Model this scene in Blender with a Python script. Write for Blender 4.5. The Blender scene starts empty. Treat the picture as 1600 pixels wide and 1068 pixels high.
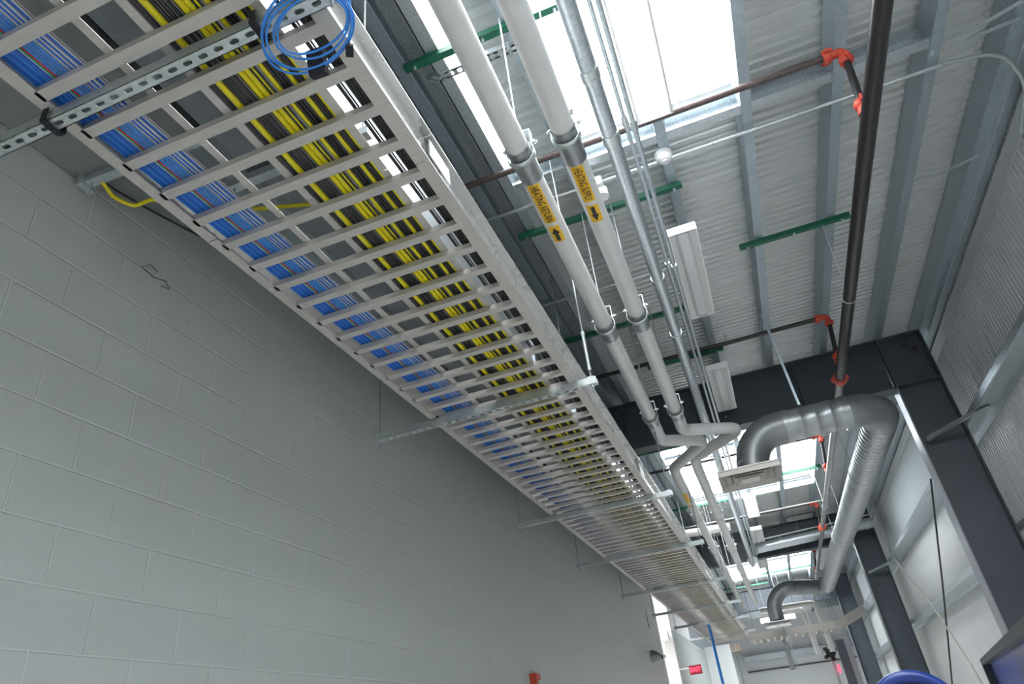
import bpy, math, random
from mathutils import Vector, Matrix
random.seed(7)
S = bpy.context.scene
col = S.collection
H = 1.4            # eye height above the floor; all numbers below are metres measured from the eye

# ------------------------------------------------------------------ camera
cam_d = bpy.data.cameras.new('camera'); cam = bpy.data.objects.new('camera', cam_d); col.objects.link(cam)
cam_d.sensor_fit = 'HORIZONTAL'; cam_d.sensor_width = 36.0
cam_d.lens = 36.0 * 1053.77 / 1600.0
cam_d.clip_start = 0.05; cam_d.clip_end = 200
RM = Matrix(((0.92944344, 0.35341609, -0.10598096),
             (0.26953345, -0.45420299, 0.84914743),
             (0.2519655, -0.81779992, -0.51741344)))     # world -> camera
M4 = RM.transposed().to_4x4(); M4.translation = Vector((0, 0, H))
cam.matrix_world = M4
S.camera = cam

# ------------------------------------------------------------------ world, exposure
w = bpy.data.worlds.new('world'); S.world = w; w.use_nodes = True
bg = w.node_tree.nodes['Background']
bg.inputs[0].default_value = (0.78, 0.88, 1.0, 1); bg.inputs[1].default_value = 0.75
S.view_settings.view_transform = 'Standard'; S.view_settings.look = 'None'
S.view_settings.exposure = 0.22; S.view_settings.gamma = 1.0; S.view_settings.use_curve_mapping = False
SKY_E = 14.0        # daylight through the roof lights
LAMP_E = 6.0      # fluorescent lamps

# ------------------------------------------------------------------ materials
MT = {}
def mat(name, c, rough=.5, metal=0., spec=.5, emit=None, es=0., noise=0., nscale=20., bump=0., bscale=200., rvar=0., stretch=None):
    m = bpy.data.materials.new(name); m.use_nodes = True; nt = m.node_tree
    b = nt.nodes['Principled BSDF']
    b.inputs['Base Color'].default_value = (*c, 1); b.inputs['Roughness'].default_value = rough
    b.inputs['Metallic'].default_value = metal; b.inputs['Specular IOR Level'].default_value = spec
    if emit: b.inputs['Emission Color'].default_value = (*emit, 1); b.inputs['Emission Strength'].default_value = es
    if noise or bump or rvar:
        tc = nt.nodes.new('ShaderNodeTexCoord'); src = tc.outputs['Object']
        if stretch:
            mp = nt.nodes.new('ShaderNodeMapping'); mp.inputs['Scale'].default_value = stretch
            nt.links.new(src, mp.inputs[0]); src = mp.outputs[0]
    if noise or rvar:
        n = nt.nodes.new('ShaderNodeTexNoise'); n.inputs['Scale'].default_value = nscale; n.inputs['Detail'].default_value = 4
        nt.links.new(src, n.inputs['Vector'])
        if noise:
            r = nt.nodes.new('ShaderNodeMapRange'); r.inputs[3].default_value = 1 - noise; r.inputs[4].default_value = 1 + noise
            r.inputs[1].default_value = .3; r.inputs[2].default_value = .7
            mx = nt.nodes.new('ShaderNodeMix'); mx.data_type = 'RGBA'; mx.blend_type = 'MULTIPLY'; mx.inputs[0].default_value = 1
            mx.inputs[6].default_value = (*c, 1)
            nt.links.new(n.outputs[0], r.inputs[0]); nt.links.new(r.outputs[0], mx.inputs[7]); nt.links.new(mx.outputs[2], b.inputs['Base Color'])
        if rvar:
            r2 = nt.nodes.new('ShaderNodeMapRange'); r2.inputs[1].default_value = .3; r2.inputs[2].default_value = .7
            r2.inputs[3].default_value = rough - rvar; r2.inputs[4].default_value = rough + rvar
            nt.links.new(n.outputs[0], r2.inputs[0]); nt.links.new(r2.outputs[0], b.inputs['Roughness'])
    if bump:
        n2 = nt.nodes.new('ShaderNodeTexNoise'); n2.inputs['Scale'].default_value = bscale; n2.inputs['Detail'].default_value = 3
        nt.links.new(src, n2.inputs['Vector'])
        bp = nt.nodes.new('ShaderNodeBump'); bp.inputs['Strength'].default_value = bump; bp.inputs['Distance'].default_value = .002
        nt.links.new(n2.outputs[0], bp.inputs['Height']); nt.links.new(bp.outputs[0], b.inputs['Normal'])
    MT[name] = m; return m
mat('galv', (.56, .61, .64), .36, .75, noise=.16, nscale=60, rvar=.08)
mat('galv_roof', (.40, .47, .51), .42, .6, noise=.1, nscale=30, rvar=.08)
mat('strut_galv', (.58, .62, .62), .34, .7, noise=.1, nscale=50, rvar=.07)
mat('alu', (.50, .475, .44), .42, .35, noise=.08, nscale=9, rvar=.1, stretch=(1, 8, 8))
mat('alu_side', (.66, .66, .65), .3, .7, noise=.1, nscale=6, rvar=.1)
mat('deck', (.62, .635, .63), .32, .25, noise=.04, nscale=6)
mat('panel', (.66, .67, .665), .3, .15, noise=.03, nscale=5)
mat('white_panel', (.78, .80, .80), .5)
mat('white_paint', (.82, .82, .82), .5)
mat('steel_dark', (.066, .080, .098), .42, .0, noise=.1, nscale=3)
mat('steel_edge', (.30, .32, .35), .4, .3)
mat('pvc_white', (.66, .66, .65), .5, noise=.03, nscale=14, bump=.2, bscale=60)
mat('black_pipe', (.022, .019, .020), .36, .1, noise=.35, nscale=40, rvar=.08, stretch=(4, 1, 4))
mat('brown_pipe', (.085, .06, .055), .45, .1, noise=.3, nscale=40)
mat('grey_pipe', (.25, .24, .24), .4, .5, noise=.15, nscale=20)
mat('red', (.62, .07, .035), .42, noise=.1, nscale=60)
mat('green', (.012, .13, .075), .4, noise=.12, nscale=30)
mat('duct', (.36, .38, .39), .36, .8, noise=.12, nscale=12, rvar=.08)
mat('tray_grey', (.20, .205, .205), .5)
mat('duct_elbow', (.27, .285, .295), .42, .65, noise=.1, nscale=8)
mat('lamp_white', (.80, .80, .79), .4)
mat('lamp_lens_off', (.66, .68, .68), .3)
mat('lamp_on', (1, 1, 1), .5, emit=(1, .99, .96), es=LAMP_E)
mat('skylight', (.9, .95, 1), .5, emit=(.97, .985, 1.0), es=SKY_E)
mat('cable_blue', (.012, .11, .50), .38)
mat('cable_blue_light', (.03, .22, .66), .38)
mat('rod_steel', (.36, .38, .39), .5, .5)
mat('cable_white', (.55, .55, .53), .4)
mat('cable_grey', (.16, .16, .17), .45)
mat('cable_black', (.016, .016, .018), .42)
mat('cable_yellow', (.66, .57, .006), .4)
mat('cable_red', (.55, .02, .03), .4)
mat('cable_green', (.02, .30, .12), .4)
mat('black', (.012, .012, .014), .6)
mat('velcro', (.014, .014, .02), .9)
mat('sticker', (.80, .47, .015), .45)
mat('ink', (.02, .018, .016), .5)
mat('exit_glow', (.6, .02, .03), .4, emit=(1, .03, .06), es=5.)
mat('exit_face', (.12, .01, .02), .4, emit=(1, .03, .08), es=.12)
mat('concrete', (.80, .80, .79), .55, noise=.08, nscale=2)
mat('screen_frame', (.035, .035, .042), .45, .0)
mat('drum_blue', (.004, .028, .20), .35)
mat('drum_grey', (.40, .40, .52), .4)
mat('cardboard', (.33, .27, .21), .7)
mat('yellow_paint', (.75, .6, .02), .5)
mat('cable_tan', (.36, .35, .30), .6)

def cmu():
    m = bpy.data.materials.new('painted_block'); m.use_nodes = True; nt = m.node_tree; N = nt.nodes; L = nt.links
    b = N['Principled BSDF']; b.inputs['Roughness'].default_value = .42
    b.inputs['Base Color'].default_value = (.475, .508, .495, 1)
    tc = N.new('ShaderNodeTexCoord'); sp = N.new('ShaderNodeSeparateXYZ'); L.new(tc.outputs['Object'], sp.inputs[0])
    cb = N.new('ShaderNodeCombineXYZ'); L.new(sp.outputs[1], cb.inputs[0]); L.new(sp.outputs[2], cb.inputs[1])
    mp = N.new('ShaderNodeMapping'); mp.inputs['Location'].default_value = (CMU_OY, CMU_OZ, 0); L.new(cb.outputs[0], mp.inputs[0])
    br = N.new('ShaderNodeTexBrick'); L.new(mp.outputs[0], br.inputs[0])
    br.offset = .5; br.inputs['Scale'].default_value = 1; br.inputs['Brick Width'].default_value = .4064; br.inputs['Row Height'].default_value = .2032
    br.inputs['Mortar Size'].default_value = .0052; br.inputs['Mortar Smooth'].default_value = .55
    br.inputs['Color1'].default_value = br.inputs['Color2'].default_value = (.475, .508, .495, 1); br.inputs['Mortar'].default_value = (.56, .59, .575, 1)
    L.new(br.outputs['Color'], b.inputs['Base Color'])
    n = N.new('ShaderNodeTexNoise'); n.inputs['Scale'].default_value = 110; n.inputs['Detail'].default_value = 4; L.new(tc.outputs['Object'], n.inputs[0])
    inv = N.new('ShaderNodeMath'); inv.operation = 'MULTIPLY_ADD'; inv.inputs[1].default_value = -1.0; inv.inputs[2].default_value = 1.0
    L.new(br.outputs['Fac'], inv.inputs[0])
    ad = N.new('ShaderNodeMath'); ad.operation = 'MULTIPLY_ADD'; ad.inputs[1].default_value = .16; L.new(n.outputs[0], ad.inputs[0]); L.new(inv.outputs[0], ad.inputs[2])
    bp = N.new('ShaderNodeBump'); bp.inputs['Strength'].default_value = .65; bp.inputs['Distance'].default_value = .006
    L.new(ad.outputs[0], bp.inputs['Height']); L.new(bp.outputs[0], b.inputs['Normal'])
    MT['cmu'] = m
CMU_OY, CMU_OZ = 0.0, 0.0     # set so that joints land where the photo has them (object coords are world coords)
CMU_OZ = -((1.461 + H) % .2032)
CMU_OY = -1.472 % .4064
cmu()

# ------------------------------------------------------------------ mesh helpers
class MB:
    def __init__(s): s.v = []; s.f = []; s.sm = []
    def add(s, vs, fs, smooth=False):
        o = len(s.v); s.v += [tuple(v) for v in vs]
        for f in fs: s.f.append(tuple(i + o for i in f)); s.sm.append(smooth)
        return s
    def box(s, x0, x1, y0, y1, z0, z1):
        vs = [(x, y, z) for x in (x0, x1) for y in (y0, y1) for z in (z0, z1)]
        return s.add(vs, [(0, 1, 3, 2), (4, 6, 7, 5), (0, 4, 5, 1), (2, 3, 7, 6), (0, 2, 6, 4), (1, 5, 7, 3)])
    def prism(s, poly, a, b, up=(0, 0, 1), caps=True):
        """extrude the 2-D polygon (u, v) from a to b; v follows up, u = v x direction"""
        a = Vector(a); b = Vector(b); d = (b - a).normalized(); up = Vector(up)
        u = d.cross(up).normalized(); v = u.cross(d).normalized()
        n = len(poly); vs = [p + u * q[0] + v * q[1] for p in (a, b) for q in poly]
        fs = [(i, (i + 1) % n, n + (i + 1) % n, n + i) for i in range(n)]
        if caps: fs += [tuple(range(n))[::-1], tuple(range(n, 2 * n))]
        return s.add(vs, fs)
    def bar(s, a, b, w, h, up=(0, 0, 1)):
        return s.prism([(-w/2, -h/2), (w/2, -h/2), (w/2, h/2), (-w/2, h/2)], a, b, up)
    def tube(s, pts, r, n=12, caps=True, closed=False, smooth=True):
        pts = [Vector(p) for p in pts]
        rs = list(r) if isinstance(r, (list, tuple)) else [r] * len(pts)
        keep = [i for i in range(len(pts)) if i == 0 or (pts[i] - pts[i-1]).length > 1e-5]
        pts = [pts[i] for i in keep]; rs = [rs[i] for i in keep]; m = len(pts)
        rings = []; prev = None
        for i, p in enumerate(pts):
            if closed: t = (pts[(i + 1) % m] - pts[i - 1])
            else: t = (pts[min(i + 1, m - 1)] - pts[max(i - 1, 0)])
            t.normalize()
            if prev is None:
                ref = Vector((0, 0, 1)) if abs(t.z) < .9 else Vector((1, 0, 0)); u = t.cross(ref).normalized()
            else:
                u = (prev - t * prev.dot(t)).normalized()
            prev = u; v = t.cross(u)
            rings.append([p + (u * math.cos(2 * math.pi * k / n) + v * math.sin(2 * math.pi * k / n)) * rs[i] for k in range(n)])
        vs = [q for rg in rings for q in rg]; fs = []
        for i in range(m if closed else m - 1):
            j = (i + 1) % m
            for k in range(n):
                fs.append((i * n + k, i * n + (k + 1) % n, j * n + (k + 1) % n, j * n + k))
        s.add(vs, fs, smooth)
        if caps and not closed:
            s.add(rings[0], [tuple(range(n))[::-1]]); s.add(rings[-1], [tuple(range(n))])
        return s
    def sphere(s, c, r, n=12, sz=1.):
        c = Vector(c); pts = []; 
        vs = [(c.x, c.y, c.z + r * sz)]; m = n // 2
        for i in range(1, m):
            a = math.pi * i / m
            for k in range(n):
                b = 2 * math.pi * k / n; vs.append((c.x + r * math.sin(a) * math.cos(b), c.y + r * math.sin(a) * math.sin(b), c.z + r * sz * math.cos(a)))
        vs.append((c.x, c.y, c.z - r * sz)); fs = [(0, 1 + k, 1 + (k + 1) % n) for k in range(n)]
        for i in range(m - 2):
            for k in range(n): fs.append((1 + i*n + k, 1 + (i+1)*n + k, 1 + (i+1)*n + (k+1) % n, 1 + i*n + (k+1) % n))
        l = len(vs) - 1; o = 1 + (m - 2) * n
        fs += [(o + (k + 1) % n, o + k, l) for k in range(n)]
        return s.add(vs, fs, True)
    def build(s, name, m, parent=None, loc=None):
        off = Vector((0, 0, H))
        me = bpy.data.meshes.new(name)
        base = Vector(parent['_o']) if parent is not None and '_o' in parent else (Vector(loc) if loc else Vector((0, 0, 0)) - off)
        # vertices are given from the eye; the object's origin sits at base (also from the eye)
        sh = -base
        me.from_pydata([tuple(Vector(v) + sh) for v in s.v], [], s.f)
        me.polygons.foreach_set('use_smooth', s.sm); me.update()
        me.materials.append(MT[m] if isinstance(m, str) else m)
        o = bpy.data.objects.new(name, me); col.objects.link(o)
        if parent is not None: o.parent = parent; o['_o'] = tuple(base)
        else: o.location = base + off; o['_o'] = tuple(base)
        return o
def tag(o, label, cat, group=None, kind=None):
    if label: o['label'] = label
    if cat: o['category'] = cat
    if group: o['group'] = group
    if kind: o['kind'] = kind
    return o
def thing(name, label, cat, loc, group=None):
    o = bpy.data.objects.new(name, None); col.objects.link(o); o.empty_display_size = .1
    o.location = Vector(loc) + Vector((0, 0, H)); o['_o'] = tuple(loc)
    return tag(o, label, cat, group)
def struct(name, mb, m, label=None):
    o = mb.build(name, m); o['kind'] = 'structure'
    if label: o['label'] = label
    return o
def lerp(a, b, t): return a + (b - a) * t
def arc(c, r, a0, a1, e1, e2, n=8):
    c = Vector(c); e1 = Vector(e1); e2 = Vector(e2)
    return [c + e1 * r * math.cos(lerp(a0, a1, i / n)) + e2 * r * math.sin(lerp(a0, a1, i / n)) for i in range(n + 1)]
def round_path(pts, r, n=6):
    """polyline with each inner corner rounded to radius r"""
    pts = [Vector(p) for p in pts]; out = [pts[0]]
    for i in range(1, len(pts) - 1):
        a = (pts[i-1] - pts[i]); b = (pts[i+1] - pts[i]); an = a.normalized(); bn = b.normalized()
        th = an.angle(bn); d = min(r / math.tan(th / 2), a.length * .49, b.length * .49)
        p0 = pts[i] + an * d; p1 = pts[i] + bn * d
        for k in range(n + 1):
            t = k / n; out.append(p0 * (1-t)**2 + pts[i] * 2*t*(1-t) + p1 * t*t)
    out.append(pts[-1]); return out

XL, XR, ZD = -2.26, 2.5, 3.65        # left wall, right wall, roof deck
YB, YE = -5.0, 26.0

# ------------------------------------------------------------------ room shell
struct('floor', MB().box(-4.2, XR + .1, YB, YE + .1, -H - .1, -H), 'concrete')
struct('wall_left', MB().box(XL - .2, XL, YB, 14.75, -H, ZD - .003), 'cmu', 'painted grey concrete block wall')
struct('wall_left_far', MB().box(XL - .2, XL, 16.75, YE, -H, 2.02), 'cmu', 'grey block wall beyond the white opening')
struct('trim_1', MB().box(XL - .18, XL + .012, 16.75, 20.0, 2.02, 2.62), 'white_paint')
struct('wall_left_high', MB().box(XL - .2, XL, 16.75, YE, 2.62, ZD - .003), 'cmu')
struct('wall_alcove', MB().box(-4.2, -4.1, 14.0, 17.5, -H, ZD - .003).box(-4.1, XL - .2, 13.9, 14.0, -H, ZD - .003).box(-4.1, XL-.2, 17.5, 17.6, -H, ZD - .003), 'white_paint', 'bright white side opening')
struct('trim_2', MB().box(XL - .2, XL + .012, 14.75, 14.87, -H, 2.9).box(XL - .2, XL + .012, 16.6, 16.75, -H, 2.6), 'white_paint')
struct('wall_left_bumpout', MB().box(XL, -1.5, 23.2, YE, -H, 2.12), 'white_panel', 'white block projecting from the left wall')
struct('wall_end', MB().box(-4.2, XR + .1, YE, YE + .1, -H, ZD - .003), 'white_panel')
struct('wall_back', MB().box(-4.2, XR + .1, YB - .1, YB, -H, ZD - .003), 'white_panel')

def ribbed(axis, a0, a1, lo, hi, pos, amp, pitch, sgn):
    """ribbed sheet: profile runs along Y, ribs run along the other axis"""
    mb = MB(); prof = []; y = a0
    while y < a1:
        for f, h in ((0, 0), (.50, 0), (.64, 1), (.86, 1)):
            prof.append((y + f * pitch, pos + sgn * amp * h))
        y += pitch
    prof.append((min(y, a1), pos))
    n = len(prof)
    if axis == 'roof': vs = [(x, p[0], p[1]) for x in (lo, hi) for p in prof]
    else: vs = [(p[1], p[0], z) for z in (lo, hi) for p in prof]
    fs = [(i, i + 1, n + i + 1, n + i) for i in range(n - 1)]
    return mb.add(vs, fs)
# roof lights (x0, x1, y0, y1) cut the deck; the last, out of view, is added to light the left wall
SKY = [(-.45, .715, .6, 3.42), (-.90, -.77, -.6, 3.42), (-.9, 1.31, 9.15, 12.6), (-.9, 1.30, 18.7, 22.0), (.76, 2.25, -3.6, .9)]
xs = sorted({-4.1, XR} | {a for s_ in SKY for a in s_[:2]})
def deck_strips():
    k = 0
    mb = MB()
    for i in range(len(xs) - 1):
        x0, x1 = xs[i], xs[i+1]; cuts = sorted([(s_[2], s_[3]) for s_ in SKY if s_[0] <= x0 + 1e-6 and s_[1] >= x1 - 1e-6])
        y = YB
        for c in cuts + [(YE, YE)]:
            if c[0] > y:
                m2 = ribbed('roof', y, c[0], x0, x1, ZD, .020, .0762, -1); mb.add(m2.v, m2.f)
            y = c[1]
    return mb
struct('ceiling', deck_strips(), 'deck', 'ribbed grey metal roof deck')
struct('roof_outer', MB().box(-4.2, XR + .1, YB, YE, ZD + .12, ZD + .16), 'deck')
for i, s_ in enumerate(SKY):
    o = struct('window_%d' % (i + 1), MB().box(s_[0], s_[1], s_[2], s_[3], ZD + .002, ZD + .01), 'skylight', 'white translucent roof light')
struct('wall_right', ribbed('wall', YB, YE, -H, ZD, XR, .012, .0635, -1), 'panel', 'ribbed light grey metal wall lining')
struct('wall_right_outer', MB().box(XR + .02, XR + .1, YB, YE, -H, ZD), 'panel')

# ------------------------------------------------------------------ portal frames
def frame(Y, label, extras=False):
    t = thing('portal_frame', label, 'steel frame', (2.05, Y, -H), 'dark steel portal frames')
    b = MB(); b.box(XL + .01, 1.83, Y - .006, Y + .006, 2.83, 3.39).build('rafter_web', 'steel_dark', t)
    MB().box(XL + .01, 2.27, Y - .1, Y + .1, 3.39, 3.405).build('top_flange', 'steel_dark', t)
    MB().box(XL + .01, 1.83, Y - .1, Y + .1, 2.815, 2.83).build('bottom_flange', 'steel_dark', t)
    MB().box(1.843, 2.26, Y - .006, Y + .006, -H, 3.39).build('column_web', 'steel_dark', t)
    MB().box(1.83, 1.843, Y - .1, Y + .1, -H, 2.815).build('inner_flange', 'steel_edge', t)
    MB().box(2.26, 2.273, Y - .1, Y + .1, -H, 3.39).build('outer_flange', 'steel_dark', t)
    MB().box(1.843, 2.26, Y - .095, Y + .095, 2.83, 2.843).build('stiffener', 'steel_dark', t)
    MB().box(1.836, 1.852, Y - .095, Y + .095, 2.843, 3.39).build('stiffener', 'steel_dark', t)
    MB().box(.93, .942, Y - .07, Y - .006, 2.83, 3.39).build('stiffener', 'steel_dark', t)
    MB().box(-1.05, -1.038, Y - .07, Y - .006, 2.83, 3.39).build('stiffener', 'steel_dark', t)
    if extras:
        for (x, z) in ((2.09, 3.30), (2.17, 3.23)):
            c = MB(); c.tube([(x, Y - .006, z), (x, Y - .012, z)], .034, 20).build('hole_ring', 'brown_pipe', t)
            MB().tube([(x, Y - .012, z), (x + .004, Y - .014, z)], .022, 16).build('bolt_hole', 'black', t)
        for (x, z) in ((1.80, 3.36), (1.80, 3.28), (1.80, 2.92)):
            MB().tube([(x, Y - .006, z), (x, Y - .03, z)], .016, 8).build('bolt', 'brown_pipe', t)
        for (x, z) in ((-.9, 3.0), (-1.5, 2.95), (.1, 2.98)):
            MB().tube([(x, Y - .006, z), (x, Y - .015, z)], .010, 8).build('bolt', 'galv', t)
    return t
frame(7.5, 'nearest dark grey steel beam and column, beam behind the round duct elbow', True)
frame(15.0, 'second dark grey steel beam and column, behind the long silver cross pipe')
frame(22.5, 'third and farthest dark grey steel beam and column')

# ------------------------------------------------------------------ purlins
def zpoly(wb, h, t=.006, lip=.018):
    # C section, web on the left (u=0), flanges pointing to +u
    return [(0, 0), (wb, 0), (wb, lip), (wb - t, lip), (wb - t, t), (t, t), (t, h - t), (wb, h - t), (wb, h), (0, h)]
P0 = 3.41
plabs = [(1.83, 'galvanized roof purlin nearest the ribbed right wall'), (1.26, 'galvanized roof purlin directly above the black sprinkler main'),
         (.69, 'galvanized roof purlin along the right edge of the big white roof light'), (.13, 'galvanized roof purlin that carries the round smoke detector'),
         (-.52, 'galvanized roof purlin seen between the two white heating pipes')]
for x, lb in plabs:
    MBp = MB().prism(zpoly(.07, .215), (x + .07, YB, P0), (x + .07, YE, P0), )
    # u axis of prism along +Y is +X: direction x up = Y x Z = X
    o = MB().prism([(q[0] - .07 + 0, q[1]) for q in zpoly(.07, .215)], (x + .07, YB, P0), (x + .07, YE, P0)).build('roof_purlin', 'galv_roof')
    tag(o, lb, 'purlin', 'galvanized roof purlins')
t = thing('double_roof_purlin', 'wide double galvanized purlin left of the heating pipes', 'purlin', (-1.05, 0, P0), 'galvanized roof purlins')
MB().prism([(q[0], q[1]) for q in zpoly(.075, .215)], (-1.19, YB, P0), (-1.19, YE, P0)).build('channel', 'galv_roof', t)
MB().prism([(-q[0], q[1]) for q in zpoly(.075, .215)][::-1], (-.90, YB, P0), (-.90, YE, P0)).build('channel', 'galv', t)
MB().box(-1.11, -.98, YB, YE, P0 + .10, P0 + .215).build('filler_plate', 'galv', t)
MB().box(-1.0, -.99, YB, YE, P0 + .02, P0 + .10).build('seam_rib', 'galv', t)
o = MB().prism(zpoly(.07, .215), (-1.66, YB, P0), (-1.66, YE, P0)).build('roof_purlin', 'galv_roof'); tag(o, 'galvanized roof purlin seen up through the cable ladder', 'purlin', 'galvanized roof purlins')

def cross(Y, x0, x1, lb, up=0.0, m='galv'):
    o = MB().prism(zpoly(.075, .13), (x0, Y, P0 + up), (x1, Y, P0 + up)).build('roof_crosspiece', m)
    return tag(o, lb, 'crosspiece', 'galvanized crosspieces between purlins')
cross(3.50, .20, .69, 'short galvanized crosspiece between the smoke detector purlin and the next, edging the roof light', .02)
cross(3.50, .76, 1.26, 'short galvanized crosspiece left of the black sprinkler main', .02)
cross(3.50, 1.33, 1.83, 'short galvanized crosspiece right of the black sprinkler main', .02)
cross(3.50, -.90, -.52, 'short galvanized crosspiece left of the heating return pipe', .02)
cross(3.50, -.45, .13, 'short galvanized crosspiece behind the two heating pipes', .02)
cross(10.05, -.90, 1.26, 'long galvanized crosspiece across the second roof light', .02)
cross(12.62, -.90, 1.26, 'galvanized crosspiece at the far edge of the second roof light', .02)
cross(19.3, -.90, 1.26, 'galvanized crosspiece across the farthest roof light', .02)

# green struts bolted under the purlins
def green(Y, x0, x1, lb):
    t = thing('green_strut', lb, 'strut', ((x0 + x1) / 2, Y, P0), 'green painted channel struts under the roof')
    z = P0 - .044
    MB().prism([(-.0205, 0), (.0205, 0), (.0205, .041), (.012, .041), (.012, .035), (.0165, .035), (.0165, .004), (-.0165, .004), (-.0165, .035), (-.012, .035), (-.012, .041), (-.0205, .041)],
               (x0, Y, z), (x1, Y, z)).build('channel', 'green', t)
    k = MB()
    for x in [x0 + .06, (x0 + x1) / 2, x1 - .06]: k.tube([(x, Y, z), (x, Y, z - .012)], .011, 6).tube([(x, Y, z - .012), (x, Y, z - .03)], .005, 6)
    k.build('bolt', 'galv', t)
green(2.23, -1.12, -.16, 'nearest green strut, crossing above both white heating pipes at the top')
green(3.93, -1.05, .22, 'green strut behind the yellow pipe stickers, ending near the hanging unlit light')
green(4.93, .56, 1.43, 'free green strut between two purlins left of the black sprinkler main')
green(5.62, -1.25, .25, 'green strut above the second pair of pipe clamps')
green(6.62, -.55, .26, 'short green strut just in front of the nearest dark beam')
green(9.15, -1.42, -.30, 'green strut just behind the nearest dark beam')
green(11.5, .0, 1.34, 'green strut across the second roof light')
green(12.3, -1.3, -.2, 'green strut left of the heating pipes beyond the pipe loop')
green(20.1, .0, 1.27, 'green strut across the farthest roof light')
green(21.6, -1.2, .1, 'farthest green strut, left of the last roof light')

# slotted galvanized angle
b = MB()
for i in range(11):
    x = -1.04 + i * .052
    b.box(x, x + .026, 2.36, 2.405, P0 - .006, P0 - .002)
b.box(-1.04, -.47, 2.36, 2.371, P0 - .006, P0 - .002).box(-1.04, -.47, 2.394, 2.405, P0 - .006, P0 - .002).box(-1.04, -.47, 2.356, 2.360, P0 - .006, P0 + .035)
tag(b.build('slotted_angle', 'galv'), 'slotted galvanized angle bar under the purlins between the heating pipes', 'angle bar')

# ------------------------------------------------------------------ eave strut, girts, braces (right wall)
t = thing('eave_strut', 'galvanized eave strut along the top of the right wall', 'eave strut', (2.4, 0, 3.3))
MB().prism([(0, 0), (.0, .215), (.008, .215), (.008, .008), (.19, .008), (.19, .0)], (2.29, YB, 3.41), (2.29, YE, 3.41)).build('channel', 'galv_roof', t)
MB().prism([(.0, 0), (.0, .14), (.006, .14), (.006, .0)], (2.476, YB, 3.24), (2.476, YE, 3.24)).build('closure_trim', 'panel', t)
MB().prism([(.0, 0), (.0, .07), (.12, .07), (.12, .06), (.012, .06), (.012, 0)], (2.36, YB, 3.355), (2.36, YE, 3.355)).build('lower_lip', 'galv', t)
def girt(z, lb):
    # horizontal web, inner flange turned up, outer flange down against the wall
    o = MB().prism([(0, 0), (.195, 0), (.195, -.055), (.188, -.055), (.188, -.007), (.007, -.007), (.007, .0), (.007, .06), (.022, .06), (.022, .067), (0, .067)][::-1],
                   (2.29, YB, z), (2.29, YE, z)).build('wall_girt', 'galv')
    return tag(o, lb, 'girt', 'galvanized wall girts')
girt(2.295, 'upper galvanized girt running along the right wall')
girt(1.225, 'lower galvanized girt running along the right wall')
def flange_brace(a, b_, lb):
    t = thing('flange_brace', lb, 'brace', a, 'flange braces from column to girt')
    MB().prism([(0, 0), (.05, 0), (.05, .005), (.005, .005), (.005, .05), (0, .05)], a, b_).build('angle_bar', 'galv', t)
    MB().tube([Vector(a) + Vector((.02, -.012, .015)), Vector(a) + Vector((.02, .02, .015))], .016, 6).build('bolt', 'galv', t)
flange_brace((1.90, 7.41, 2.20), (2.40, 7.0, 2.27), 'galvanized angle brace from the nearest column up to the wall girt')
flange_brace((1.90, 14.91, 2.17), (2.42, 14.5, 2.27), 'galvanized angle brace on the second column')
flange_brace((1.90, 22.41, 2.20), (2.42, 22.0, 2.27), 'galvanized angle brace on the third column')
tag(MB().tube([(2.2, 9.19, 2.27), (2.21, 11.0, 1.25), (2.2, 12.9, .18), (2.2, 14.2, -.6)], .012, 8).build('wall_brace_rod', 'black'), 'black brace rod crossing the right wall between first and second column', 'brace rod')
tag(MB().tube([(2.22, 14.2, 2.28), (2.2, 13.6, 2.16), (2.18, 11.9, 1.15), (2.1, 10.66, .336), (2.0, 9.6, -.4)], .011, 8).build('tan_cable', 'cable_tan'), 'thin tan cable crossing the right wall behind the black brace rod', 'cable')
def cable_brace(pts, lb):
    t = thing('sway_brace', lb, 'brace', pts[0], 'sway braces at the roof edge')
    MB().tube(pts, .006, 6).build('wire', 'galv', t)
    p, q = Vector(pts[-2]), Vector(pts[-1]); MB().bar(p.lerp(q, .05), q, .030, .006).build('flat_bar', 'galv', t)
cable_brace([(1.905, 3.41, 3.385), (2.045, 3.43, 3.385), (2.32, 3.34, 3.39)], 'bright flat sway brace near the top right corner of the roof')
cable_brace([(1.905, 3.50, 3.385), (2.045, 3.49, 3.385), (2.32, 3.47, 3.39)], 'thin dark sway brace just under the bright one, top right')
cable_brace([(1.91, 4.70, 3.385), (2.10, 4.75, 3.38), (2.32, 4.67, 3.39)], 'flat sway brace at the right roof edge below the bent conduit')
tag(MB().tube(round_path([(2.40, 14.5, 3.38), (2.32, 14.45, 2.4)], .1), .02, 8).build('wall_stub_pipe', 'galv'), 'vertical galvanized pipe at the right wall just before the second column', 'pipe')
t = thing('galvanized_ladder_rack', 'small galvanized upright rack leaning at the wall by the second column', 'rack', (2.25, 14.2, 2.3))
for x, y in ((2.30, 14.28), (2.36, 14.6)):
    MB().bar((x, y, 3.22), (x, y + .1, 2.28), .03, .03, (0, 1, 0)).build('upright', 'galv', t)
MB().bar((2.30, 14.3, 2.9), (2.36, 14.65, 2.9), .03, .03).build('rung', 'galv', t)
MB().bar((2.30, 14.35, 2.5), (2.36, 14.7, 2.5), .03, .03).build('rung', 'galv', t)

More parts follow.
